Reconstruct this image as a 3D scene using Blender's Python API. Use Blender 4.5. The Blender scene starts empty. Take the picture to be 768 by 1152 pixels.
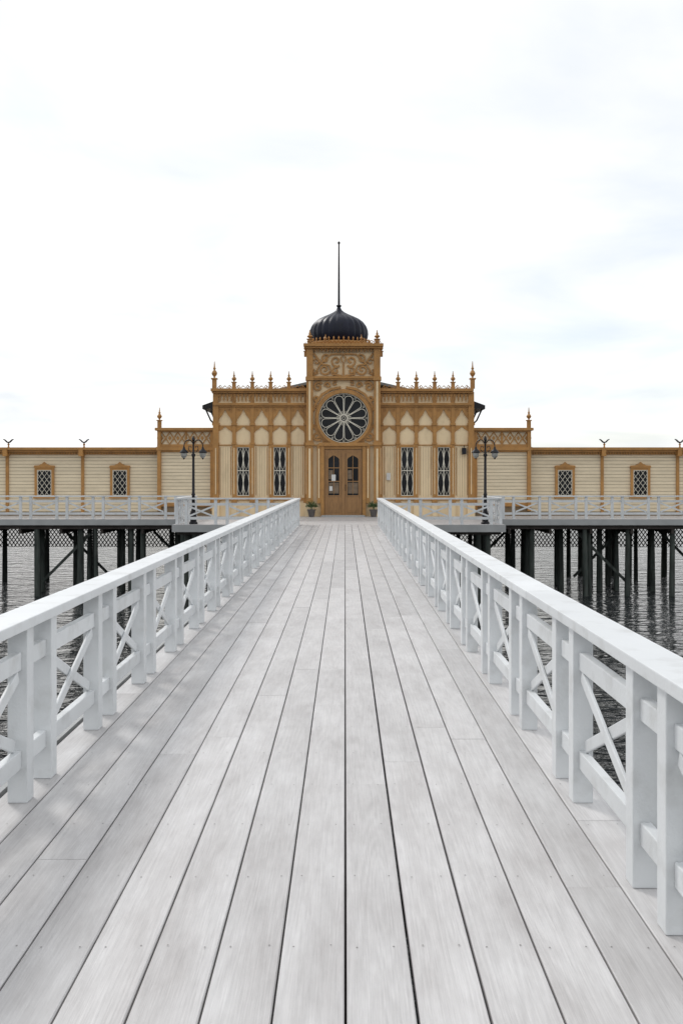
import bpy, bmesh, math, random
from mathutils import Vector, Matrix
random.seed(7)
S = bpy.context.scene
S.view_settings.view_transform = 'Standard'
S.view_settings.look = 'None'
S.view_settings.exposure = 0
pi = math.pi

# ------------------------------------------------------------------ materials
def nt(name):
    m = bpy.data.materials.new(name); m.use_nodes = True
    t = m.node_tree
    return m, t, t.nodes['Principled BSDF']

def paint(name, col, rough=0.5, var=0.12, scale=3.0, bump=0.15, bscale=40, metallic=0.0, stretch=(1,1,1), dirt=None, dirt_amt=0.3, spec=0.5, tint=0.0):
    m, t, b = nt(name)
    tc = t.nodes.new('ShaderNodeTexCoord')
    mp = t.nodes.new('ShaderNodeMapping'); mp.inputs['Scale'].default_value = stretch
    t.links.new(tc.outputs['Object'], mp.inputs[0])
    n = t.nodes.new('ShaderNodeTexNoise'); n.inputs['Scale'].default_value = scale; n.inputs['Detail'].default_value = 5
    t.links.new(mp.outputs[0], n.inputs['Vector'])
    r = t.nodes.new('ShaderNodeValToRGB')
    r.color_ramp.elements[0].position = 0.3; r.color_ramp.elements[1].position = 0.7
    r.color_ramp.elements[0].color = (*[c*(1-var) for c in col], 1)
    r.color_ramp.elements[1].color = (*[min(1, c*(1+var)) for c in col], 1)
    t.links.new(n.outputs[0], r.inputs[0])
    out = r.outputs[0]
    if dirt:
        n3 = t.nodes.new('ShaderNodeTexNoise'); n3.inputs['Scale'].default_value = scale*3.1; n3.inputs['Detail'].default_value = 7
        t.links.new(mp.outputs[0], n3.inputs['Vector'])
        mr = t.nodes.new('ShaderNodeMapRange'); mr.inputs[1].default_value = 0.52; mr.inputs[2].default_value = 0.8
        mr.inputs[3].default_value = 0; mr.inputs[4].default_value = dirt_amt
        t.links.new(n3.outputs[0], mr.inputs[0])
        mx = t.nodes.new('ShaderNodeMixRGB'); mx.inputs[2].default_value = (*dirt, 1)
        t.links.new(mr.outputs[0], mx.inputs[0]); t.links.new(out, mx.inputs[1]); out = mx.outputs[0]
    if tint:
        at = t.nodes.new('ShaderNodeAttribute'); at.attribute_name='tint'
        mt = t.nodes.new('ShaderNodeMapRange'); mt.inputs[3].default_value=1-tint; mt.inputs[4].default_value=1+tint*.5
        t.links.new(at.outputs['Fac'], mt.inputs[0])
        vs_ = t.nodes.new('ShaderNodeVectorMath'); vs_.operation='SCALE'
        t.links.new(out, vs_.inputs[0]); t.links.new(mt.outputs[0], vs_.inputs['Scale']); out = vs_.outputs[0]
    t.links.new(out, b.inputs['Base Color'])
    b.inputs['Roughness'].default_value = rough; b.inputs['Metallic'].default_value = metallic
    b.inputs['Specular IOR Level'].default_value = spec
    if bump > 0:
        n2 = t.nodes.new('ShaderNodeTexNoise'); n2.inputs['Scale'].default_value = bscale; n2.inputs['Detail'].default_value = 3
        t.links.new(mp.outputs[0], n2.inputs['Vector'])
        bp = t.nodes.new('ShaderNodeBump'); bp.inputs['Strength'].default_value = bump; bp.inputs['Distance'].default_value = 0.01
        t.links.new(n2.outputs[0], bp.inputs['Height']); t.links.new(bp.outputs[0], b.inputs['Normal'])
    return m

M_white  = paint('white_paint', (0.68,0.70,0.71), 0.45, 0.05, 2.0, 0.16, 70, dirt=(0.40,0.40,0.38), dirt_amt=0.55, tint=.08)
M_tracery= paint('tracery_paint', (0.66,0.62,0.52), 0.5, 0.05, 4.0, 0)
M_cream  = paint('cream_paint', (0.75,0.59,0.37), 0.55, 0.06, 1.2, 0.15, 30, dirt=(0.42,0.32,0.19), dirt_amt=0.45, stretch=(1,1,.4))
M_siding = paint('cream_siding', (0.73,0.62,0.44), 0.55, 0.07, 1.0, 0.2, 20, stretch=(1,1,6), dirt=(0.45,0.37,0.25), dirt_amt=0.35)
M_sback  = paint('siding_shadow_gap', (0.20,0.14,0.08), 0.8, 0.1, 1.0, 0)
M_ochre  = paint('ochre_paint', (0.385,0.19,0.050), 0.5, 0.15, 2.5, 0.15, 40, dirt=(0.19,0.10,0.036), dirt_amt=0.5)
M_door   = paint('door_wood', (0.28,0.145,0.05), 0.4, 0.18, 3, 0.2, 30, stretch=(6,6,1))
M_black  = paint('black_metal', (0.012,0.012,0.015), 0.45, 0.2, 4, 0.1, 40, spec=.3)
M_dome   = paint('dome_black_sheet', (0.006,0.008,0.020), 0.42, 0.3, 2, 0.2, 12, spec=.25)
M_roof   = paint('grey_roof_sheet', (0.16,0.18,0.20), 0.5, 0.15, 1.5, 0.1, 20)
M_pile   = paint('weathered_pile', (0.05,0.058,0.052), 0.85, 0.5, 2.5, 0.8, 14, stretch=(3,3,0.5), dirt=(0.02,0.05,0.042), dirt_amt=0.7, spec=.3)
M_beam   = paint('dark_beam', (0.045,0.038,0.034), 0.8, 0.3, 3, 0.5, 20, spec=.3)
M_screw  = paint('screw_steel', (0.22,0.21,0.20), 0.5, 0.2, 9, 0)
M_curb   = paint('grey_fascia', (0.34,0.35,0.35), 0.6, 0.1, 2, 0.2, 30)
M_paper  = paint('paper', (0.60,0.60,0.58), 0.7, 0.05, 9, 0)
M_curt   = paint('door_curtain', (0.16,0.115,0.075), 0.7, 0.3, 6, 0)
M_pot    = paint('pot_clay', (0.09,0.08,0.075), 0.6, 0.2, 8, 0.2, 30)
M_leaf   = paint('leaf', (0.06,0.11,0.035), 0.5, 0.5, 14, 0)
M_frost  = paint('lamp_glass', (0.35,0.35,0.33), 0.25, 0.05, 5, 0)
def glass(name, c):
    m, t, b = nt(name)
    n = t.nodes.new('ShaderNodeTexNoise'); n.inputs['Scale'].default_value = 1.7
    tc = t.nodes.new('ShaderNodeTexCoord'); t.links.new(tc.outputs['Object'], n.inputs['Vector'])
    r = t.nodes.new('ShaderNodeValToRGB')
    r.color_ramp.elements[0].position=.35; r.color_ramp.elements[1].position=.7
    r.color_ramp.elements[0].color = (*[x*0.5 for x in c],1); r.color_ramp.elements[1].color = (*[x*1.7 for x in c],1)
    t.links.new(n.outputs[0], r.inputs[0]); t.links.new(r.outputs[0], b.inputs['Base Color'])
    b.inputs['Roughness'].default_value = 0.1; b.inputs['Specular IOR Level'].default_value = .16
    bp = t.nodes.new('ShaderNodeBump'); bp.inputs['Strength'].default_value=.06
    t.links.new(n.outputs[0], bp.inputs['Height']); t.links.new(bp.outputs[0], b.inputs['Normal'])
    return m
M_glass = glass('window_glass', (0.009,0.010,0.012))

def deck_material():
    m, t, b = nt('bleached_deck_boards')
    N = t.nodes; L = t.links
    tc = N.new('ShaderNodeTexCoord')
    at = N.new('ShaderNodeAttribute'); at.attribute_name = 'tint'
    sep = N.new('ShaderNodeSeparateXYZ'); L.new(tc.outputs['Object'], sep.inputs[0])
    mul = N.new('ShaderNodeMath'); mul.operation='MULTIPLY'; mul.inputs[1].default_value = 57.0
    L.new(at.outputs['Fac'], mul.inputs[0])
    cmb = N.new('ShaderNodeCombineXYZ'); L.new(sep.outputs[0], cmb.inputs[0]); L.new(sep.outputs[1], cmb.inputs[1]); L.new(mul.outputs[0], cmb.inputs[2])
    mp1 = N.new('ShaderNodeMapping'); mp1.inputs['Scale'].default_value=(3.0,1.0,1); L.new(cmb.outputs[0], mp1.inputs[0])
    n1 = N.new('ShaderNodeTexNoise'); n1.inputs['Scale'].default_value=1.3; n1.inputs['Detail'].default_value=8; n1.inputs['Roughness'].default_value=.66
    L.new(mp1.outputs[0], n1.inputs['Vector'])
    mp2 = N.new('ShaderNodeMapping'); mp2.inputs['Scale'].default_value=(9,0.45,1); L.new(cmb.outputs[0], mp2.inputs[0])
    n2 = N.new('ShaderNodeTexNoise'); n2.inputs['Scale'].default_value=0.8; n2.inputs['Detail'].default_value=1.2; n2.inputs['Distortion'].default_value=.3
    L.new(mp2.outputs[0], n2.inputs['Vector'])
    k = N.new('ShaderNodeMath'); k.operation='MULTIPLY'; k.inputs[1].default_value=100; L.new(n2.outputs[0], k.inputs[0])
    sn = N.new('ShaderNodeMath'); sn.operation='SINE'; L.new(k.outputs[0], sn.inputs[0])
    mp3 = N.new('ShaderNodeMapping'); mp3.inputs['Scale'].default_value=(170,5,1); L.new(cmb.outputs[0], mp3.inputs[0])
    n3 = N.new('ShaderNodeTexNoise'); n3.inputs['Scale'].default_value=1; n3.inputs['Detail'].default_value=4; L.new(mp3.outputs[0], n3.inputs['Vector'])
    base = N.new('ShaderNodeValToRGB')
    e = base.color_ramp.elements
    e[0].position=.30; e[0].color=(0.455,0.438,0.432,1)
    e[1].position=.70; e[1].color=(0.65,0.64,0.637,1)
    L.new(n1.outputs[0], base.inputs[0])
    mrt = N.new('ShaderNodeMapRange'); mrt.inputs[3].default_value=.88; mrt.inputs[4].default_value=1.05; L.new(at.outputs['Fac'], mrt.inputs[0])
    mrg = N.new('ShaderNodeMapRange'); mrg.inputs[1].default_value=-1; mrg.inputs[3].default_value=.945; mrg.inputs[4].default_value=1.015; L.new(sn.outputs[0], mrg.inputs[0])
    mrf = N.new('ShaderNodeMapRange'); mrf.inputs[1].default_value=.3; mrf.inputs[2].default_value=.7; mrf.inputs[3].default_value=.91; mrf.inputs[4].default_value=1.06; L.new(n3.outputs[0], mrf.inputs[0])
    a = N.new('ShaderNodeMath'); a.operation='MULTIPLY'; L.new(mrt.outputs[0], a.inputs[0]); L.new(mrg.outputs[0], a.inputs[1])
    c = N.new('ShaderNodeMath'); c.operation='MULTIPLY'; L.new(a.outputs[0], c.inputs[0]); L.new(mrf.outputs[0], c.inputs[1])
    vm = N.new('ShaderNodeVectorMath'); vm.operation='SCALE'; L.new(base.outputs[0], vm.inputs[0]); L.new(c.outputs[0], vm.inputs['Scale'])
    L.new(vm.outputs[0], b.inputs['Base Color'])
    mr = N.new('ShaderNodeMapRange'); mr.inputs[1].default_value=.3; mr.inputs[2].default_value=.7; mr.inputs[3].default_value=.58; mr.inputs[4].default_value=.33; L.new(n1.outputs[0], mr.inputs[0])
    L.new(mr.outputs[0], b.inputs['Roughness'])
    bp = N.new('ShaderNodeBump'); bp.inputs['Strength'].default_value=.3; bp.inputs['Distance'].default_value=.004
    L.new(n3.outputs[0], bp.inputs['Height']); L.new(bp.outputs[0], b.inputs['Normal'])
    return m
M_deck = deck_material()

def water_material():
    m, t, b = nt('sea_water')
    N=t.nodes; L=t.links
    b.inputs['Base Color'].default_value=(0.009,0.013,0.015,1)
    b.inputs['Roughness'].default_value=.06; b.inputs['IOR'].default_value=1.33; b.inputs['Specular IOR Level'].default_value=.34
    tc=N.new('ShaderNodeTexCoord')
    mp=N.new('ShaderNodeMapping'); mp.inputs['Scale'].default_value=(0.6,1.3,1); mp.inputs['Rotation'].default_value=(0,0,.35)
    L.new(tc.outputs['Object'], mp.inputs[0])
    n1=N.new('ShaderNodeTexNoise'); n1.inputs['Scale'].default_value=.95; n1.inputs['Detail'].default_value=3; n1.inputs['Distortion'].default_value=1.0
    n2=N.new('ShaderNodeTexNoise'); n2.inputs['Scale'].default_value=3.6; n2.inputs['Detail'].default_value=3; n2.inputs['Distortion'].default_value=.5
    L.new(mp.outputs[0], n1.inputs['Vector']); L.new(mp.outputs[0], n2.inputs['Vector'])
    k=N.new('ShaderNodeMath'); k.operation='MULTIPLY'; k.inputs[1].default_value=.4; L.new(n2.outputs[0], k.inputs[0])
    ad=N.new('ShaderNodeMath'); L.new(n1.outputs[0], ad.inputs[0]); L.new(k.outputs[0], ad.inputs[1])
    bp=N.new('ShaderNodeBump'); bp.inputs['Strength'].default_value=1.0; bp.inputs['Distance'].default_value=1.7
    L.new(ad.outputs[0], bp.inputs['Height']); L.new(bp.outputs[0], b.inputs['Normal'])
    return m
M_water = water_material()

# ------------------------------------------------------------------ mesh builder
class MB:
    def __init__(s): s.v=[]; s.f=[]; s.mi=[]; s.t=[]; s.mats=[]; s.tint=0.5
    def mat(s,m):
        if m not in s.mats: s.mats.append(m)
        return s.mats.index(m)
    def add(s, vs, fs, m):
        o=len(s.v); s.v+= [tuple(p) for p in vs]; i=s.mat(m)
        for f in fs: s.f.append([o+k for k in f]); s.mi.append(i); s.t.append(s.tint)
    def box(s,x0,x1,y0,y1,z0,z1,m,j=0.0008):
        if x0>x1: x0,x1=x1,x0
        e=lambda: random.uniform(-j,j)
        x0+=e();x1+=e();y0+=e();y1+=e();z0+=e();z1+=e()
        s.add([(x0,y0,z0),(x1,y0,z0),(x1,y1,z0),(x0,y1,z0),(x0,y0,z1),(x1,y0,z1),(x1,y1,z1),(x0,y1,z1)],
              [(0,3,2,1),(4,5,6,7),(0,1,5,4),(1,2,6,5),(2,3,7,6),(3,0,4,7)], m)
    def prism(s,pts,y0,y1,m):
        y0+=random.uniform(-.0006,.0006); n=len(pts)
        s.add([(p[0],y0,p[1]) for p in pts]+[(p[0],y1,p[1]) for p in pts],
              [tuple(range(n)),tuple(range(2*n-1,n-1,-1))]+[(i,(i+1)%n,n+(i+1)%n,n+i) for i in range(n)], m)
    def ribbon(s,pts,w,y0,y1,m,closed=False,taper=False):
        y0+=random.uniform(-.0008,.0008)
        n=len(pts); vs=[]
        for i,p in enumerate(pts):
            a=pts[(i-1)%n] if (closed or i>0) else p
            b=pts[(i+1)%n] if (closed or i<n-1) else p
            dx,dz=b[0]-a[0],b[1]-a[1]; l=math.hypot(dx,dz) or 1; nx,nz=-dz/l,dx/l
            h=w/2*(1 if not taper else (0.35+0.65*math.sin(pi*min(1,(i+.5)/n))))
            vs+=[(p[0]+nx*h,y0,p[1]+nz*h),(p[0]-nx*h,y0,p[1]-nz*h),(p[0]-nx*h,y1,p[1]-nz*h),(p[0]+nx*h,y1,p[1]+nz*h)]
        fs=[]
        for i in range(n if closed else n-1):
            a=4*i;b=4*((i+1)%n)
            for k in range(4): fs.append((a+k,a+(k+1)%4,b+(k+1)%4,b+k))
        if not closed: fs+=[(0,3,2,1),(4*n-4,4*n-3,4*n-2,4*n-1)]
        s.add(vs,fs,m)
    def beam(s,p,q,w,h,m,up=(0,0,1)):
        p=Vector(p);q=Vector(q);d=(q-p).normalized(); u=Vector(up)
        a=d.cross(u)
        if a.length<1e-4: a=d.cross(Vector((1,0,0)))
        a.normalize(); c=a.cross(d).normalized()
        vs=[]
        for e in (p,q):
            for sa,sc in ((-1,-1),(1,-1),(1,1),(-1,1)): vs.append(e+a*(sa*w/2)+c*(sc*h/2))
        s.add(vs,[(0,3,2,1),(4,5,6,7),(0,1,5,4),(1,2,6,5),(2,3,7,6),(3,0,4,7)],m)
    def lathe(s,cx,cy,prof,n,m,lobes=0,amp=0.0,rot=0.0,lean=(0,0)):
        vs=[];fs=[]; k=len(prof); z0=prof[0][1]
        for r,z in prof:
            for i in range(n):
                a=2*pi*i/n+rot; rr=r*(1-amp*(1-abs(math.cos(lobes*a/2))) if lobes else 1)
                vs.append((cx+rr*math.cos(a)+lean[0]*(z-z0),cy+rr*math.sin(a)+lean[1]*(z-z0),z))
        for j in range(k-1):
            for i in range(n): fs.append((j*n+i,j*n+(i+1)%n,(j+1)*n+(i+1)%n,(j+1)*n+i))
        fs.append(tuple(range(n-1,-1,-1))); fs.append(tuple((k-1)*n+i for i in range(n)))
        s.add(vs,fs,m)
    def tube(s,pts,r,n,m):
        P=[Vector(p) for p in pts]; vs=[];fs=[]
        for i,p in enumerate(P):
            d=(P[min(i+1,len(P)-1)]-P[max(i-1,0)]).normalized()
            a=d.cross(Vector((0,1,0)))
            if a.length<1e-3: a=d.cross(Vector((1,0,0)))
            a.normalize(); c=a.cross(d)
            for k in range(n):
                t=2*pi*k/n; vs.append(p+a*r*math.cos(t)+c*r*math.sin(t))
        for j in range(len(P)-1):
            for i in range(n): fs.append((j*n+i,j*n+(i+1)%n,(j+1)*n+(i+1)%n,(j+1)*n+i))
        fs.append(tuple(range(n))); fs.append(tuple((len(P)-1)*n+i for i in range(n-1,-1,-1)))
        s.add(vs,fs,m)
    def obj(s,name,parent=None,smooth=False,bevel=0,tint=False):
        me=bpy.data.meshes.new(name); me.from_pydata(s.v,[],s.f)
        for m in s.mats: me.materials.append(m)
        for p,i in zip(me.polygons,s.mi): p.material_index=i
        if tint:
            at=me.attributes.new('tint','FLOAT','FACE')
            at.data.foreach_set('value',s.t)
        bm=bmesh.new(); bm.from_mesh(me); bmesh.ops.recalc_face_normals(bm,faces=bm.faces); bm.to_mesh(me); bm.free()
        o=bpy.data.objects.new(name,me); S.collection.objects.link(o)
        if smooth:
            for p in me.polygons: p.use_smooth=True
            me.set_sharp_from_angle(angle=math.radians(38))
        if bevel:
            b=o.modifiers.new('bevel','BEVEL'); b.width=bevel; b.segments=2; b.limit_method='ANGLE'
        if parent:
            o.parent=parent; o.matrix_parent_inverse=Matrix.Translation(-parent.location)
        return o
def empty(name,loc):
    e=bpy.data.objects.new(name,None); e.location=loc; e.empty_display_size=.5; S.collection.objects.link(e); return e

# ------------------------------------------------------------------ water + pier deck
WZ=-3.05
w=MB(); w.add([(-3000,-600,WZ),(3000,-600,WZ),(3000,5000,WZ),(-3000,5000,WZ)],[(0,1,2,3)],M_water); w.obj('water')

PIER_END=34.4
def planks_y(mb,xs,y0,y1,z=0.0,th=.045,lmin=4.6,lmax=6.2,ch=.004):
    for i in range(len(xs)-1):
        g=random.uniform(.0030,.0060)
        a=xs[i]+g; b=xs[i+1]-g*.8
        y=y0-(random.uniform(.2,5))
        while y<y1:
            yn=min(y+random.uniform(lmin,lmax),y1)
            if yn>y0:
                ys=max(y,y0); mb.tint=random.random(); dz=random.uniform(-.0014,.0014)
                pr=[(a,z-th),(a,z-ch+dz),(a+ch,z+dz),(b-ch,z+dz),(b,z-ch+dz),(b,z-th)]
                n=6
                mb.add([(p[0],ys+.0013,p[1]) for p in pr]+[(p[0],yn-.0013,p[1]) for p in pr],
                       [tuple(range(n)),tuple(range(2*n-1,n-1,-1))]+[(k,(k+1)%n,n+(k+1)%n,n+k) for k in range(n)],M_deck)
            y=yn
PW=.216
pier=empty('boardwalk_pier',(0,17,0))
d=MB(); xs=[-8*PW+PW*i for i in range(15)]
planks_y(d,xs,-2.5,PIER_END)
d.obj('deck_boards',pier,tint=True)
sc=MB()
y=-.2
while y<13:
    for i in range(len(xs)-1):
        for o in (.045,PW-.045):
            cx=xs[i]+o+random.uniform(-.006,.006); cy=y+random.uniform(-.01,.01)
            n=7; r=.0036
            sc.add([(cx+r*math.cos(2*pi*k/n),cy+r*math.sin(2*pi*k/n),.0024) for k in range(n)],[tuple(range(n))],M_screw)
    y+=.6
sc.obj('deck_screws',pier)
b=MB()
for x in (-1.72,-1.2,-.6,0.03,.6,1.28):
    b.box(x-.04,x+.04,-2.5,PIER_END-.02,-.30,-.052,M_beam)
yy=-2
while yy<PIER_END:
    b.box(-1.6,1.18,yy-.05,yy+.05,-.5,-.305,M_beam); yy+=2.2
b.box(-1.80,-1.765,-2.5,PIER_END-.1,-.24,-.012,M_curb); b.box(1.325,1.36,-2.5,PIER_END-.1,-.24,-.012,M_curb)
b.obj('deck_frame',pier)
pl=MB(); yy=1.5
while yy<PIER_END-1:
    for x in (-1.35,.95):
        pl.lathe(x,yy,[(.15,WZ-1),(.13,-.5)],12,M_pile)
    yy+=4.4
pl.obj('pier_piles',pier,smooth=True)

# ------------------------------------------------------------------ platform and terrace
ter=empty('bathhouse_terrace',(0,40,0))
XL,XR=-5.83,5.40; WY=39.0; WEX=24.0
t=MB()
def planks_x(mb,y0,y1,x0,x1,z):
    y=y0
    while y<y1-.01:
        yn=min(y+.145,y1); x=x0
        while x<x1-.01:
            xn=min(x+random.uniform(3,5),x1); mb.tint=random.random()
            mb.box(x+.002,xn-.002,y+.003,yn-.003,z-.04,z,M_deck); x=xn
        y=yn
planks_x(t,PIER_END,WY,XL-.1,XR+.1,-.003)
planks_x(t,WY,43.2,-WEX,WEX,-.003)
t.obj('terrace_boards',ter,tint=True)
t=MB()
t.box(XL-.14,-1.8,PIER_END-.04,PIER_END,-.26,-.01,M_curb); t.box(1.37,XR+.14,PIER_END-.04,PIER_END,-.26,-.01,M_curb)
for x in (XL-.14,XR+.1): t.box(x,x+.04,PIER_END,WY-.04,-.26,-.01,M_curb)
t.box(-WEX,XL-.15,WY-.04,WY,-.24,-.01,M_curb); t.box(XR+.15,WEX,WY-.04,WY,-.24,-.01,M_curb)
yy=PIER_END+.25
while yy<WY: t.box(XL,XR,yy-.08,yy+.08,-.36,-.06,M_beam); yy+=1.1
for yy in (39.2,40.6,42.0,43.4,45.0,47.0): t.box(-WEX,WEX,yy-.1,yy+.1,-.40,-.06,M_beam)
x=-WEX
while x<WEX: t.box(x,x+.1,39.1,48,-.58,-.41,M_beam); x+=1.6
t.box(-WEX,WEX,43.2,48,-.055,-.02,M_beam); t.box(-5.6,5.6,48,54,-.4,-.02,M_beam)
t.obj('terrace_beams',ter)
p=MB()
def pile(x,y,r=.13):
    p.lathe(x,y,[(r*1.15,WZ-1),(r*1.1,WZ+.5),(r,-1.2),(r*.95,-.38)],12,M_pile,rot=random.random(),lean=(random.uniform(-.012,.012),random.uniform(-.01,.01)))
for yy,st,rr in ((PIER_END+.5,2.1,.12),(36.9,2.1,.12)):
    x=XL+.25
    while x<XR: pile(x+random.uniform(-.12,.12),yy,rr); x+=st
for k,yy in enumerate((39.3,41.0,43.4,45.2,47.2)):
    x=-WEX+.6*k
    while x<WEX:
        pile(x+random.uniform(-.35,.35),yy+random.uniform(-.1,.1),random.uniform(.085,.13))
        if random.random()<.35: pile(x+random.uniform(.35,.6),yy+random.uniform(-.2,.2),random.uniform(.08,.11))
        x+=(1.95,1.8,1.9,2.1,2.3)[k]
for yy in (49.5,52,53.8):
    x=-5.4
    while x<5.6: pile(x,yy); x+=2
p.obj('terrace_piles',ter,smooth=True)
l=MB()
def lattice(yp,z0,z1,stp):
    x=-WEX; h=z1-z0
    while x<WEX:
        l.prism([(x,z0),(x+.045,z0),(x+h*.7+.045,z1),(x+h*.7,z1)],yp,yp+.02,M_beam)
        l.prism([(x+h*.7,z0),(x+h*.7+.045,z0),(x+.045,z1),(x,z1)],yp+.025,yp+.045,M_beam)
        x+=stp
lattice(45.6,-1.55,-.42,.17)
for k in range(22):
    x=-WEX+1+k*2.15
    if abs(x)<5: continue
    yb=39.5+(k%3)*1.9
    sg_=1 if k%2 else -1
    l.beam((x,yb,-.6),(x+1.9*sg_,yb+.05,-2.5),.05,.11,M_pile)
l.obj('lattice_skirt',ter)

# ------------------------------------------------------------------ railings
RH=.92
def railing(name,a,bb,period=1.42,first=.1,side=1,gap=.40,bevel=0):
    ax,ay=a;bx,by=bb; L=math.hypot(bx-ax,by-ay); dx,dy=(bx-ax)/L,(by-ay)/L; nx,ny=-dy*side,dx*side  # n = outward
    R=empty(name,((ax+bx)/2,(ay+by)/2,0)); mb=MB()
    def P(s,t,z): return (ax+dx*s+nx*t, ay+dy*s+ny*t, z)
    def bl(s0,s1,t0,t1,z0,z1):
        e=lambda: random.uniform(-.0009,.0009)
        mb.tint=random.random()
        s0+=e();s1+=e();t0+=e();t1+=e();z1+=e()
        mb.add([P(s0,t0,z0),P(s1,t0,z0),P(s1,t1,z0),P(s0,t1,z0),P(s0,t0,z1),P(s1,t0,z1),P(s1,t1,z1),P(s0,t1,z1)],
               [(0,3,2,1),(4,5,6,7),(0,1,5,4),(1,2,6,5),(2,3,7,6),(3,0,4,7)],M_white)
    def diag(s0,z0,s1,z1,t0,t1,w):
        mb.tint=random.random()
        l=math.hypot(s1-s0,z1-z0); ux,uz=-(z1-z0)/l*w/2,(s1-s0)/l*w/2
        q=[(s0+ux,z0+uz),(s1+ux,z1+uz),(s1-ux,z1-uz),(s0-ux,z0-uz)]
        mb.add([P(a_,t0,c_) for a_,c_ in q]+[P(a_,t1,c_) for a_,c_ in q],
               [(0,1,2,3),(7,6,5,4)]+[(i,(i+1)%4,4+(i+1)%4,4+i) for i in range(4)],M_white)
    s=0
    while s<L:
        e=min(s+period*3,L); bl(s+.001,e-.001,-.08,.11,RH-.052,RH); s=e
    posts=[]
    c=first
    while c<L+gap:
        for q in (c-gap/2,c+gap/2):
            if .05<=q<=L-.05: posts.append(q)
        c+=period
    if not posts or posts[0]>.35: posts.insert(0,.05)
    if posts[-1]<L-.35: posts.append(L-.05)
    for q in posts: bl(q-.05,q+.05,-.05,.05,.0,RH-.054)
    for i in range(len(posts)-1):
        s0,s1=posts[i]+.051,posts[i+1]-.051
        bl(s0,s1,-.022,.022,.655,.745); bl(s0,s1,-.022,.022,.17,.26)
        if s1-s0>.5:
            diag(s0+.03,.285,s1-.03,.63,-.018,-.001,.06); diag(s0+.03,.63,s1-.03,.285,.001,.018,.06)
    mb.obj('rail_timbers',R,bevel=bevel,tint=True)
F0=3.73+2.5-1.42*3
railing('white_railing',(-1.61,-2.5),(-1.61,PIER_END),first=F0%1.42,side=1,bevel=.005)
railing('white_railing',(1.17,-2.5),(1.17,PIER_END),first=F0%1.42,side=-1,bevel=.005)
railing('white_railing',(-1.75,PIER_END+.06),(XL,PIER_END+.06),side=-1,first=1.1)
railing('white_railing',(1.31,PIER_END+.06),(XR,PIER_END+.06),side=1,first=1.1)
railing('white_railing',(XL,PIER_END+.18),(XL,WY-.1),side=1,first=.9)
railing('white_railing',(XR,PIER_END+.18),(XR,WY-.1),side=-1,first=.9)
railing('white_railing',(XL-.1,WY+.06),(-WEX,WY+.06),side=-1,first=.9)
railing('white_railing',(XR+.1,WY+.06),(WEX,WY+.06),side=1,first=.9)

# ------------------------------------------------------------------ bathhouse : facade elevation drawn in 1/26.7 m units
K=26.7
def X(u): return (u-388)/K
def Z(v): return 1.6+(538-v)/K
bh=empty('bathhouse_building',(0,46,0))
Y0=42.0       # main facade plane
YT=41.65      # tower face
C=MB(); O=MB(); G=MB(); Wt=MB(); F=MB()   # cream, ochre, glass, white tracery, finials
def ob(u0,u1,v0,v1,y0,y1,m=None): O.box(X(u0),X(u1),y0,y1,Z(v1),Z(v0),m or M_ochre)
def finial(u,v_base,h,y,sc_=1.0):
    z=Z(v_base); x=X(u); r=.05*sc_
    F.box(x-r*1.3,x+r*1.3,y-r*1.3,y+r*1.3,z,z+h*.34,M_ochre)
    F.box(x-r*1.9,x+r*1.9,y-r*1.9,y+r*1.9,z+h*.34,z+h*.385,M_ochre)
    q=z+h*.385; H=h*.615
    F.lathe(x,y,[(r*.6,q),(r*.5,q+H*.08),(r*1.5,q+H*.2),(r*1.8,q+H*.3),(r*1.2,q+H*.42),(r*.45,q+H*.5),(r*1.0,q+H*.57),(r*.5,q+H*.65),(r*.2,q+H)],10,M_ochre)
def spiral(cu,cv,r0,r1,a0,turn,w,y0,y1,mb=O,m=None,n=30):
    pts=[]
    for i in range(n+1):
        f=i/n; a=a0+turn*f; r=r0+(r1-r0)*f
        pts.append((X(cu+r*math.cos(a)),Z(cv-r*math.sin(a))))
    mb.ribbon(pts,w,y0,y1,m or M_ochre)
def arch(u0,u1,vs,va,vt,y0,y1,mb=O,m=None,n=16):
    def h(t):
        t=abs(t); return .72*(max(0,1-t**1.3))**.62+.28*max(0,1-t*2.6)
    for i in range(n):
        ta=-1+2*i/n; tb=-1+2*(i+1)/n
        xa=u0+(u1-u0)*(ta+1)/2; xb=u0+(u1-u0)*(tb+1)/2
        mb.prism([(X(xa),Z(vs+(va-vs)*h(ta))),(X(xb),Z(vs+(va-vs)*h(tb))),(X(xb),Z(vt)),(X(xa),Z(vt))],y0,y1,m or M_ochre)
def lattice_window(u,w,v0,v1,y,nx,step,th=.03):
    """white diamond glazing bars over dark glass"""
    x0,x1,z0,z1=X(u-w/2),X(u+w/2),Z(v1),Z(v0)
    G.box(x0,x1,y+.03,y+.06,z0,z1,M_glass)
    for a,b_ in ((x0,x0+th),(x1-th,x1)): Wt.box(a,b_,y-.01,y+.02,z0,z1,M_tracery)
    for a,b_ in ((z0,z0+th),(z1-th,z1)): Wt.box(x0+th,x1-th,y-.01,y+.02,a,b_,M_tracery)
    W_=x1-x0; H=z1-z0; sx=W_/nx; n=max(1,round(H/(sx*step))); sz=H/n
    for i in range(nx):
        for j in range(n):
            ax_,bx_=x0+i*sx,x0+(i+1)*sx; az,bz=z0+j*sz,z0+(j+1)*sz; mx_,mz=(ax_+bx_)/2,(az+bz)/2
            Wt.ribbon([(ax_,mz),(mx_,bz),(bx_,mz),(mx_,az)],.022,y,y+.015,M_tracery,closed=True)

C.box(X(240),X(533),Y0,54,-.01,Z(441),M_cream)
C.box(X(346),X(426),YT+.05,Y0+3.4,-.01,Z(391),M_cream)

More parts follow.
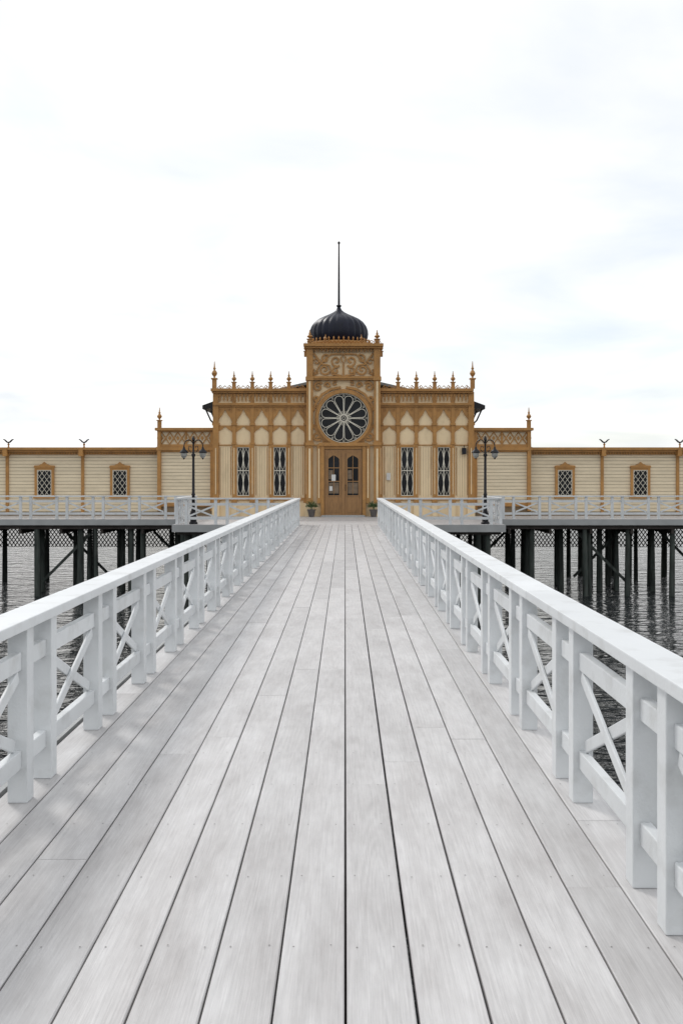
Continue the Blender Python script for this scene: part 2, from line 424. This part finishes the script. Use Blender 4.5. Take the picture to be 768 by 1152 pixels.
def block(pil, ucorner, sg):
    lo,hi=min(pil),max(pil)
    for i,u in enumerate(pil):
        wd=2.0 if (u!=ucorner) else 3.2
        ob(u-wd,u+wd,441,565,Y0-.13 if u==ucorner else Y0-.09,Y0-.001)
        C.box(X(u-wd-1),X(u+wd+1),Y0-.14,Y0-.002,0,Z(566),M_cream)
        ob(u-wd-1,u+wd+1,476,478.5,Y0-.13,Y0-.003); ob(u-wd-.8,u+wd+.8,498,500,Y0-.125,Y0-.003); ob(u-wd-1,u+wd+1,562,565.5,Y0-.14,Y0-.003)
        C.box(X(u-.45),X(u+.45),Y0-.15 if u==ucorner else Y0-.105,Y0-.03,Z(556),Z(504),M_cream)
    ob(lo-5,hi+2,437.5,440.5,Y0-.34,Y0+.3); ob(lo-4,hi+2,440.6,442.5,Y0-.24,Y0)
    ob(lo-3,hi+1,453.5,456,Y0-.2,Y0-.002); ob(lo-3,hi+1,456.1,457.6,Y0-.15,Y0-.002)
    C.box(X(lo-2),X(hi+1),Y0-.05,Y0,Z(453.4),Z(442.6),M_cream)
    u=lo-1
    while u<hi:
        O.prism([(X(u),Z(443)),(X(u+3.4),Z(443)),(X(u+3.4),Z(445.5)),(X(u+2.3),Z(447)),(X(u+2.6),Z(449)),(X(u+1.7),Z(452)),(X(u+.8),Z(449)),(X(u+1.1),Z(447)),(X(u),Z(445.5))],Y0-.12,Y0-.051,M_ochre)
        u+=4.12
    ob(lo,hi,500.2,501.4,Y0-.04,Y0-.004); ob(lo,hi,560,563,Y0-.07,Y0-.004)
    for i in range(len(pil)-1):
        a,c=sorted((pil[i],pil[i+1])); a+=2.1;c-=2.1; m_=(a+c)/2
        arch(a,c,476,460.5,457.7,Y0-.07,Y0-.002)
        spiral(a+2.4,461.4,1.5,.5,0,2*pi,.025,Y0-.10,Y0-.07,n=12); spiral(c-2.4,461.4,1.5,.5,pi,-2*pi,.025,Y0-.10,Y0-.07,n=12)
        arch(a,c,487,479.8,478.6,Y0-.045,Y0-.002)
        if i not in (1,3):
            ob(a+1.6,a+2.2,503,557,Y0-.02,Y0-.003); ob(c-2.2,c-1.6,503,557,Y0-.02,Y0-.003)
            q=a+3.2
            while q<c-2.4:
                O.box(X(q)-.004,X(q)+.004,Y0-.006,Y0-.001,Z(559),Z(503),M_sback); q+=2.7
    for i in (1,3):
        a,c=sorted((pil[i],pil[i+1])); m_=(a+c)/2
        ob(m_-8.2,m_-7,503,558,Y0-.1,Y0-.004); ob(m_+7,m_+8.2,503,558,Y0-.1,Y0-.004)
        ob(m_-9,m_+9,500.4,503,Y0-.12,Y0-.004); ob(m_-9,m_+9,558,560,Y0-.14,Y0-.004)
        G.box(X(m_-7),X(m_+7),Y0-.045,Y0-.02,Z(558),Z(503),M_glass)
        yw0,yw1=Y0-.075,Y0-.048
        for q in (-6.6,0,6.6): Wt.box(X(m_+q)-.016,X(m_+q)+.016,yw0,yw1,Z(557.8),Z(503.2),M_tracery)
        for q in (503.6,529.5,557.4): Wt.box(X(m_-6.6),X(m_+6.6),yw0+.004,yw1,Z(q)-.015,Z(q)+.015,M_tracery)
        for cx in (m_-3.3,m_+3.3):
            for (va,vb) in ((504.5,529),(530.5,556.5)):
                mid=(va+vb)/2
                Wt.ribbon([(X(cx-3.2),Z(mid)),(X(cx-2.2),Z(va+5)),(X(cx),Z(va)),(X(cx+2.2),Z(va+5)),(X(cx+3.2),Z(mid)),(X(cx+2.2),Z(vb-5)),(X(cx),Z(vb)),(X(cx-2.2),Z(vb-5))],.018,yw0+.006,yw1-.003,M_tracery,closed=True)
    for u in pil:
        if abs(u-386)<45: continue
        if u==ucorner: finial(u-1.5*(1 if sg<0 else -1),437.4,1.15,Y0-.1,1.35)
        else: finial(u,437.4,.74,Y0-.1,1.15)
    for i in range(len(pil)-1):
        a,c=sorted((pil[i],pil[i+1])); m_=(a+c)/2
        if abs(m_-386)<20: continue
        for s_,e0 in ((-1,a),(1,c)):
            spiral(m_+s_*4.6,435.6,2.0,.5,pi/2,s_*-4.5,.03,Y0-.12,Y0-.08,n=14)
            O.ribbon([(X(m_),Z(434.0)),(X(m_+s_*2.6),Z(436.6)),(X(m_+s_*5),Z(433.4)),(X(m_+s_*8.6),Z(436.8))],.03,Y0-.12,Y0-.08,M_ochre)
pilL=[243,263.5,284,304.5,325,344.5]
block(pilL,243,-1); block([772.5-u for u in pilL],772.5-243,1)

# tower face
for s_ in (-1,1):
    c=386.2+s_*37.5
    ob(c-3.6,c+3.6,392,566,YT-.16,YT+.3); C.box(X(c-1.1),X(c+1.1),YT-.175,YT-.05,Z(560),Z(505),M_cream)
    C.box(X(c-1.1),X(c+1.1),YT-.175,YT-.05,Z(496),Z(430),M_cream)
    ob(c-4.6,c+4.6,425,429,YT-.22,YT+.3); ob(c-4.6,c+4.6,498,501.5,YT-.22,YT+.3); C.box(X(c-4.8),X(c+4.8),YT-.2,YT+.3,0,Z(566.2),M_cream)
    c2=386.2+s_*27.3
    ob(c2-2.0,c2+2.0,500,566,YT-.12,YT+.05); C.box(X(c2-.6),X(c2+.6),YT-.135,YT-.05,Z(560),Z(505),M_cream)
    finial(c,389,.62,YT-.05,1.35); finial(386.2+s_*42.4,402,.62,YT+.1,.9)
    finial(386.2+s_*20,388,.4,YT-.05,.8)
ob(342,430.5,388.5,391.5,YT-.36,YT+3); ob(343.5,429,391.6,393.5,YT-.27,YT+.2); ob(345,427.5,424.5,427,YT-.2,YT+.04); ob(345,427.5,427.1,428.6,YT-.15,YT+.04)
u=353
while u<420:
    O.prism([(X(u),Z(393.6)),(X(u+2.6),Z(393.6)),(X(u+2.2),Z(395.5)),(X(u+1.3),Z(397.5)),(X(u+.4),Z(395.5))],YT-.1,YT+.04,M_ochre); u+=3.7
u=346
while u<427:
    spiral(u+1.6,386.4,1.7,1.2,0,2*pi,.03,YT-.2,YT-.16,n=9); u+=4.1
y0_,y1_=YT-.04,YT+.045
cc=386.2
for s_ in (-1,1):
    k=s_
    def sp(du,v,r0,a0,turn,w=.065,r1=1.0): spiral(cc+k*du,v,r0,r1,a0 if k>0 else pi-a0,turn*k,w,y0_,y1_)
    sp(8,407,6.5,-2.2,7.5); sp(8.5,418,4.4,2.2,-6.5); sp(20,404.5,5.2,2.6,-7.5); sp(21,416.5,6.2,-2.8,8.0); sp(30,408,3.6,0.4,6.0,.05); sp(30.5,419,3.4,1.0,-6,.05)
    O.ribbon([(X(cc+k*2),Z(423.5)),(X(cc+k*12),Z(422)),(X(cc+k*16),Z(412)),(X(cc+k*24),Z(410.5)),(X(cc+k*33),Z(398.5))],.07,y0_,y1_,M_ochre)
    O.ribbon([(X(cc+k*1),Z(399)),(X(cc+k*14),Z(399.5)),(X(cc+k*26),Z(411)),(X(cc+k*33),Z(423.5))],.06,y0_,y1_,M_ochre)
O.ribbon([(X(cc),Z(399)),(X(cc+3),Z(404)),(X(cc),Z(411)),(X(cc-3),Z(404))],.05,y0_,y1_,M_ochre,closed=True)
O.ribbon([(X(cc),Z(411)),(X(cc),Z(424))],.07,y0_,y1_,M_ochre)
for s_ in (-1,1):
    k=s_
    sp(28,436,5.6,2.4,-8,.09); sp(17.5,434,3.6,-.3,6.8,.07); sp(30,449,3.0,-1.5,7,.07); sp(9.5,432.3,2.6,2.4,-6,.05); sp(30.3,457.5,2.2,1.5,-6,.05)
    sp(29,491,5.0,-2.4,8,.09); sp(20.5,496.5,2.6,.4,-6,.05); sp(31,480.5,2.2,.5,-6,.05)
    O.ribbon([(X(cc+k*3),Z(436.5)),(X(cc+k*14),Z(438.5)),(X(cc+k*24),Z(444.5)),(X(cc+k*31.5),Z(455.5)),(X(cc+k*33.5),Z(463))],.10,y0_,y1_,M_ochre)
    O.ribbon([(X(cc+k*33.5),Z(478)),(X(cc+k*27),Z(490)),(X(cc+k*20),Z(497))],.09,y0_,y1_,M_ochre)
# rose window
RC=(386.6,471.0); R=27.6
def circ(r,n=64,cx=0,cz=0): return [(X(RC[0])+(cx+r*math.cos(2*pi*i/n))/K,Z(RC[1])+(cz+r*math.sin(2*pi*i/n))/K) for i in range(n)]
G.prism(circ(R+.6),YT-.03,YT+.1,M_glass)
O.ribbon(circ(R+1.8),.11,YT-.16,YT+.05,M_ochre,closed=True); O.ribbon(circ(R+4.1),.05,YT-.08,YT+.05,M_ochre,closed=True)
Wt.ribbon(circ(R-.4),.025,YT-.10,YT-.032,M_tracery,closed=True)
Wt.ribbon(circ(R*.13,24),.03,YT-.09,YT-.032,M_tracery,closed=True)
Wt.ribbon(circ(R*.06,16),.02,YT-.09,YT-.032,M_tracery,closed=True)
for i in range(12):
    a=2*pi*i/12+pi/12; L_=[]
    for j in range(21):
        t_=j/20
        if t_<=.5: f=t_*2; r=R*(.16+.60*f); wd=r*math.tan(pi/12)*.86; side=1
        else: f=2-t_*2; r=R*(.16+.60*f); wd=r*math.tan(pi/12)*.86; side=-1
        if f<.999: L_.append((r,wd*side))
        if j==10:
            rr=R*.76; ww=rr*math.tan(pi/12)*.86
            for q in range(0,9):
                b_=pi/2-pi*q/8; L_.append((rr+R*.16*math.cos(b_),ww*math.sin(b_)))
    pts=[(X(RC[0])+(r*math.cos(a)-w_*math.sin(a))/K,Z(RC[1])+(r*math.sin(a)+w_*math.cos(a))/K) for r,w_ in L_]
    Wt.ribbon(pts,.024,YT-.075,YT-.035,M_tracery,closed=True)
    Wt.ribbon(circ(R*.035,10,R*.915*math.cos(a+pi/12),R*.915*math.sin(a+pi/12)),.014,YT-.07,YT-.035,M_tracery,closed=True)
    Wt.ribbon([(X(RC[0])+r_*math.cos(a)/K,Z(RC[1])+r_*math.sin(a)/K) for r_ in (R*.14,R*.30)],.018,YT-.07,YT-.035,M_tracery)
# doorway
ob(361,364.8,501,580,YT-.14,YT+.04); ob(407.4,411.2,501,580,YT-.14,YT+.04); ob(359,413.5,498.3,502,YT-.2,YT+.04); ob(346,427,500.5,501.8,YT-.1,YT+.04)
ob(364.8,407.4,502,505.5,YT-.08,YT+.04)
D=MB()
D.box(X(364.8),X(407.4),YT-.012,YT+.046,0.01,Z(505.5),M_door)
for a,c in ((365.4,385.6),(386.6,406.8)):
    D.box(X(a),X(c),YT-.06,YT-.014,.03,Z(506.2),M_door)
    m_=(a+c)/2
    G.box(X(a+3.6),X(c-3.6),YT-.068,YT-.055,Z(557),Z(511),M_glass)
    for q in (a+2.7,c-4.0): D.box(X(q),X(q+1.3),YT-.09,YT-.061,Z(558),Z(510),M_door)
    for q in (510,526,541,557): D.box(X(a+4),X(c-4),YT-.088,YT-.061,Z(q+.9),Z(q),M_door)
    D.box(X(m_-.3),X(m_+.3),YT-.085,YT-.061,Z(556),Z(511),M_door)
    arch(a+4,c-4,516.5,512,510.8,YT-.083,YT-.062,mb=D,m=M_door,n=8)
    D.box(X(a+4),X(c-4),YT-.075,YT-.061,Z(576),Z(562),M_door)
    D.box(X(a+6),X(c-6),YT-.085,YT-.076,Z(574),Z(564),M_door)
    G.box(X(a+4.5),X(c-4.5),YT-.0715,YT-.069,Z(555),Z(543),M_curt); G.box(X(a+4.5),X(m_-1),YT-.0715,YT-.069,Z(539),Z(529),M_curt)
D.box(X(384.5),X(387.7),YT-.1,YT-.061,.05,Z(507),M_door)
D.box(X(373),X(377.5),YT-.094,YT-.09,Z(541),Z(534),M_paper); D.box(X(370.5),X(374),YT-.094,YT-.09,Z(552),Z(547),M_paper)
D.tube([(X(388.5),YT-.1,Z(545)),(X(388.5),YT-.15,Z(546)),(X(388.5),YT-.15,Z(551)),(X(388.5),YT-.1,Z(552))],.012,6,M_black)
D.box(X(362),X(410),YT-.45,YT,-.001,.06,M_curb)
D.obj('entrance_door',bh)
SG=MB()
SG.box(X(519),X(524),Y0-.16,Y0-.05,Z(511),Z(504),M_black); SG.tube([(X(521.5),Y0-.02,Z(502)),(X(521.5),Y0-.12,Z(501)),(X(521.5),Y0-.12,Z(504))],.012,6,M_black)
SG.box(X(434.5),X(439),Y0-.065,Y0-.046,Z(540),Z(532),M_paper)
SG.obj('wall_lantern_and_notices',bh)

# lower side blocks with lattice frieze
YS=42.35
def sideblock(u0,u1,uo):
    C.box(X(u0),X(u1),YS+.03,47.8,-.01,Z(483),M_sback)
    C.box(X(u0),X(u1),YS+.004,YS+.027,Z(501),Z(485),M_siding)
    z=Z(570)
    while z<Z(508):
        C.prism([(X(u0),z),(X(u1),z),(X(u1),z+.130),(X(u0),z+.130)],YS,YS+.028,M_siding); z+=.145
    ob(u0-2,u1+2,481,484,YS-.26,YS+.2); ob(u0,u1,484.1,485.4,YS-.12,YS+.02); ob(u0,u1,499.5,502.5,YS-.12,YS+.02); ob(u0-1,u1+1,502.6,506.5,YS-.18,YS+.02); ob(u0,u1,506.6,508.2,YS-.1,YS+.02)
    ob(u0,u1,566,570,YS-.06,YS+.02)
    n=7; w_=(u1-u0)/n
    for i in range(n):
        a=u0+i*w_; c=a+w_; m_=(a+c)/2
        O.ribbon([(X(a),Z(492.4)),(X(m_),Z(485.6)),(X(c),Z(492.4)),(X(m_),Z(499.3))],.06,YS-.05,YS+.002,M_ochre,closed=True)
        O.prism([(X(m_),Z(489.6)),(X(m_+1.9),Z(492.4)),(X(m_),Z(495.2)),(X(m_-1.9),Z(492.4))],YS-.04,YS+.002,M_ochre)
    for q in (u0+2.3,u1-2.3): ob(q-2.0,q+2.0,484.5,575,YS-.16,YS+.02)
    ob((u0+u1)/2-1.0,(u0+u1)/2+1.0,485.3,499.6,YS-.06,YS+.01)
    finial(uo,480.8,.86,YS-.08,1.2)
sideblock(175.5,240,178); sideblock(533,598.5,596)

# long wings
YWg=42.6
def wing(u0,u1,inner,dirn):
    a,c=min(u0,u1),max(u0,u1)
    C.box(X(a),X(c),YWg+.03,47.6,-.01,Z(505),M_sback)
    z=Z(576)
    while z<Z(512):
        C.prism([(X(a),z),(X(c),z),(X(c),z+.130),(X(a),z+.130)],YWg,YWg+.028,M_siding); z+=.145
    ob(a,c,503,506,YWg-.34,YWg+.3); ob(a,c,506.1,508.5,YWg-.22,YWg+.02); ob(a,c,508.6,511,YWg-.1,YWg+.02)
    O.box(X(a),X(c),YWg+.31,47.6,Z(505),Z(503.8),M_roof)
    u=a
    while u<c-1: ob(u,u+1.3,508.6,510.6,YWg-.18,YWg-.1); u+=3.1
    u=inner; first=True
    while a-6<=u<=c+6:
        if not first:
            ob(u-1.6,u+1.6,511,578,YWg-.08,YWg+.02); ob(u-2.4,u+2.4,504,513,YWg-.38,YWg-.02)
            uu=u+2; x=X(uu)
            F.lathe(x,YWg-.1,[(.05,Z(503)),(.025,Z(501)),(.055,Z(499.5)),(.02,Z(498))],8,M_ochre)
            F.ribbon([(x-.21,Z(493.6)),(x-.15,Z(494.4)),(x-.07,Z(496.6)),(x,Z(497.4)),(x+.07,Z(496.6)),(x+.15,Z(494.4)),(x+.21,Z(493.6))],.055,YWg-.16,YWg-.06,M_black,taper=True)
        first=False
        w_=u+dirn*43.5
        if a<w_<c:
            ob(w_-11,w_-8.2,525,561,YWg-.1,YWg-.002); ob(w_+8.2,w_+11,525,561,YWg-.1,YWg-.002)
            ob(w_-8.2,w_+8.2,526,528.6,YWg-.09,YWg-.002); ob(w_-12,w_+12,558,561,YWg-.14,YWg-.002)
            O.prism([(X(w_-12),Z(526)),(X(w_-11),Z(523.5)),(X(w_-6),Z(523.2)),(X(w_-2.4),Z(521.6)),(X(w_),Z(519.4)),(X(w_+2.4),Z(521.6)),(X(w_+6),Z(523.2)),(X(w_+11),Z(523.5)),(X(w_+12),Z(526))][::-1],YWg-.13,YWg-.002,M_ochre)
            lattice_window(w_,16.4,528.6,558,YWg-.07,3,1.45)
        u+=dirn*86
wing(-245,175,175,-1); wing(599,1020,595,1)
# main roof (low pitched) + eaves brackets
RF=MB()
xr=X(386)
RF.prism([(X(225)-.0,4.72),(xr,6.12),(X(548),4.72),(X(548),4.62),(xr,6.0),(X(225),4.62)],Y0+.9,54.5,M_roof)
RF.prism([(X(225)-.03,4.58),(X(225)-.03,4.74),(X(240)-.02,4.95),(X(240)-.02,4.62)],Y0+.86,54.5,M_black)
RF.prism([(X(548)+.03,4.58),(X(548)+.03,4.74),(X(533)+.02,4.95),(X(533)+.02,4.62)],Y0+.86,54.5,M_black)
for k in range(7):
    yy=Y0+1+k*1.8
    for s_,uw,ue in ((-1,240,227),(1,533,546)):
        RF.tube([(X(uw),yy,3.85),(X(uw)+s_*.25,yy,4.1),(X(ue),yy,4.62)],.035,6,M_black)
# cupola drum and dome
DC=(X(386)-.2,Y0+2.6)
S2=25.1
def dz(v): return 1.6+(538-v)/S2
RF.lathe(DC[0],DC[1],[(1.2,Z(400)),(1.2,dz(391)),(1.36,dz(390)),(1.40,dz(388.5)),(1.36,dz(387))],32,M_ochre)
prof=[(28.5,388),(30.5,385),(32.3,381),(33.0,376.5),(32.6,372),(31,367.5),(27.8,363.3),(23,359.6),(17,356.6),(11,354),(6.5,351.6),(3.6,349.3),(2.2,347),(1.6,345)]
RF.lathe(DC[0],DC[1],[(r/S2,dz(v)) for r,v in prof],96,M_dome,lobes=24,amp=.045)
RF.lathe(DC[0],DC[1],[(.05,dz(346)),(.11,dz(345)),(.12,dz(343.8)),(.05,dz(342.8)),(.05,dz(340)),(.042,dz(310)),(.03,dz(275)),(.055,dz(274)),(.055,dz(272.6)),(.01,dz(271.5))],12,M_black)
for i in range(40):
    a=2*pi*i/40; x=DC[0]+1.38*math.cos(a); y=DC[1]+1.38*math.sin(a)
    RF.lathe(x,y,[(.03,dz(387.5)),(.02,dz(386)),(.045,dz(385)),(.01,dz(383))],6,M_ochre)
RF.obj('roof_dome_and_flagpole',bh,smooth=True)
C.obj('cream_walls',bh); O.obj('ochre_trim',bh); G.obj('window_glazing',bh); Wt.obj('window_tracery',bh); F.obj('finials',bh,smooth=True)

# ------------------------------------------------------------------ street lamps
def lamp(x,y):
    m=MB()
    m.lathe(0,0,[(.15,0),(.15,.05),(.11,.09),(.11,.32),(.13,.35),(.085,.42),(.06,.55),(.055,1.0),(.075,1.03),(.05,1.08),(.042,2.35),(.07,2.38),(.07,2.43),(.035,2.48),(.03,2.9),(.06,2.94),(.05,3.0),(.01,3.08)],16,M_black)
    for s_ in (-1,1):
        pts=[]
        for i in range(17):
            a=pi*i/16
            pts.append((s_*(.165-.165*math.cos(a)),0,2.72+.22*math.sin(a)))
        pts.append((s_*.33,0,2.66)); m.tube(pts,.018,8,M_black)
        m.tube([(0,0,2.5),(s_*.1,0,2.52),(s_*.17,0,2.62),(s_*.15,0,2.72),(s_*.08,0,2.72),(s_*.07,0,2.65)],.013,8,M_black)
        m.lathe(s_*.33,0,[(.025,2.70),(.04,2.66),(.05,2.62),(.12,2.56),(.15,2.50),(.145,2.485)],16,M_black)
        m.lathe(s_*.33,0,[(.11,2.484),(.115,2.42),(.085,2.34),(.03,2.30)],14,M_frost)
        m.lathe(s_*.33,0,[(.035,2.302),(.02,2.27),(.005,2.25)],8,M_black)
    o=m.obj('street_lamp',smooth=True); o.location=(x,y,0)
lamp(-5.3,34.85); lamp(4.90,34.85)

# ------------------------------------------------------------------ potted plants
def plant(x,y,h):
    m=MB()
    m.lathe(0,0,[(.11,0),(.16,.26),(.18,.27),(.18,.31),(.15,.31),(.14,.28)],16,M_pot)
    for i in range(420):
        a=random.uniform(0,2*pi); e=random.uniform(-.2,1); r=random.uniform(.05,.23)*(1.1-.3*e)
        c=Vector((r*math.cos(a),r*math.sin(a),.42+e*h*.5*random.random()))
        dv=Vector((math.cos(a),math.sin(a),random.uniform(.2,1.2))).normalized()*random.uniform(.04,.09)
        sd=dv.cross(Vector((random.uniform(-1,1),random.uniform(-1,1),1))).normalized()*.014
        m.add([c-sd*.3,c+dv*.5-sd,c+dv,c+dv*.5+sd],[(0,1,2,3)],M_leaf)
    for i in range(8):
        a=i*.8; m.tube([(0,0,.28),(.05*math.cos(a),.05*math.sin(a),.45),(.12*math.cos(a),.12*math.sin(a),.6)],.006,5,M_leaf)
    o=m.obj('potted_plant'); o.location=(x,y,0)
plant(X(351),YT-.45,.5); plant(X(419.5),YT-.45,.42)

# ------------------------------------------------------------------ light
EL,AZ=42,-36      # hazy sun ahead-left of the camera
elr,azr=math.radians(EL),math.radians(AZ)
sd=Vector((math.sin(azr)*math.cos(elr),math.cos(azr)*math.cos(elr),math.sin(elr)))
sl=bpy.data.lights.new('sun','SUN'); sl.energy=1.35; sl.angle=math.radians(11); sl.color=(1,.97,.93)
so=bpy.data.objects.new('sun',sl); so.rotation_euler=sd.to_track_quat('Z','Y').to_euler(); so.location=(-20,20,30); S.collection.objects.link(so)

W=bpy.data.worlds.new('World'); S.world=W; W.use_nodes=True
T=W.node_tree; N=T.nodes; L=T.links; N.clear()
out=N.new('ShaderNodeOutputWorld')
sky=N.new('ShaderNodeTexSky'); sky.sky_type='NISHITA'; sky.sun_disc=False; sky.sun_elevation=elr; sky.sun_rotation=azr
sky.air_density=1.0; sky.dust_density=1.0
b1=N.new('ShaderNodeBackground'); b1.inputs[1].default_value=.15; L.new(sky.outputs[0],b1.inputs[0])
tc=N.new('ShaderNodeTexCoord'); sp_=N.new('ShaderNodeSeparateXYZ'); L.new(tc.outputs['Generated'],sp_.inputs[0])
zz=N.new('ShaderNodeMath'); zz.operation='MAXIMUM'; zz.inputs[1].default_value=0; L.new(sp_.outputs[2],zz.inputs[0])
za=N.new('ShaderNodeMath'); za.operation='ADD'; za.inputs[1].default_value=.14; L.new(zz.outputs[0],za.inputs[0])
dx=N.new('ShaderNodeMath'); dx.operation='DIVIDE'; L.new(sp_.outputs[0],dx.inputs[0]); L.new(za.outputs[0],dx.inputs[1])
dy=N.new('ShaderNodeMath'); dy.operation='DIVIDE'; L.new(sp_.outputs[1],dy.inputs[0]); L.new(za.outputs[0],dy.inputs[1])
cb_=N.new('ShaderNodeCombineXYZ'); L.new(dx.outputs[0],cb_.inputs[0]); L.new(dy.outputs[0],cb_.inputs[1])
n1=N.new('ShaderNodeTexNoise'); n1.inputs['Scale'].default_value=.55; n1.inputs['Detail'].default_value=7; n1.inputs['Roughness'].default_value=.52; n1.inputs['Distortion'].default_value=.3
L.new(cb_.outputs[0],n1.inputs['Vector'])
mk=N.new('ShaderNodeMapRange'); mk.inputs[1].default_value=.36; mk.inputs[2].default_value=.55; mk.inputs[3].default_value=.66; mk.inputs[4].default_value=1; L.new(n1.outputs[0],mk.inputs[0])
n2=N.new('ShaderNodeTexNoise'); n2.inputs['Scale'].default_value=1.1; n2.inputs['Detail'].default_value=9; n2.inputs['Distortion'].default_value=.4; L.new(cb_.outputs[0],n2.inputs['Vector'])
cr=N.new('ShaderNodeValToRGB'); cr.color_ramp.elements[0].position=.36; cr.color_ramp.elements[1].position=.54
cr.color_ramp.elements[0].color=(.825,.86,.89,1); cr.color_ramp.elements[1].color=(1,1,1,1); L.new(n2.outputs[0],cr.inputs[0])
b2=N.new('ShaderNodeBackground'); b2.inputs[1].default_value=1.11; L.new(cr.outputs[0],b2.inputs[0])
mx=N.new('ShaderNodeMixShader'); L.new(mk.outputs[0],mx.inputs[0]); L.new(b1.outputs[0],mx.inputs[1]); L.new(b2.outputs[0],mx.inputs[2]); L.new(mx.outputs[0],out.inputs[0])

# ------------------------------------------------------------------ camera
cam=bpy.data.cameras.new('camera'); co=bpy.data.objects.new('camera',cam); S.collection.objects.link(co)
co.location=(0,0,1.6); co.rotation_euler=(pi/2,0,0)
cam.sensor_fit='VERTICAL'; cam.sensor_height=36; cam.sensor_width=24; cam.lens=35
cam.shift_y=-38/1152; cam.shift_x=-4/1152; cam.clip_start=.05; cam.clip_end=8000
S.camera=co
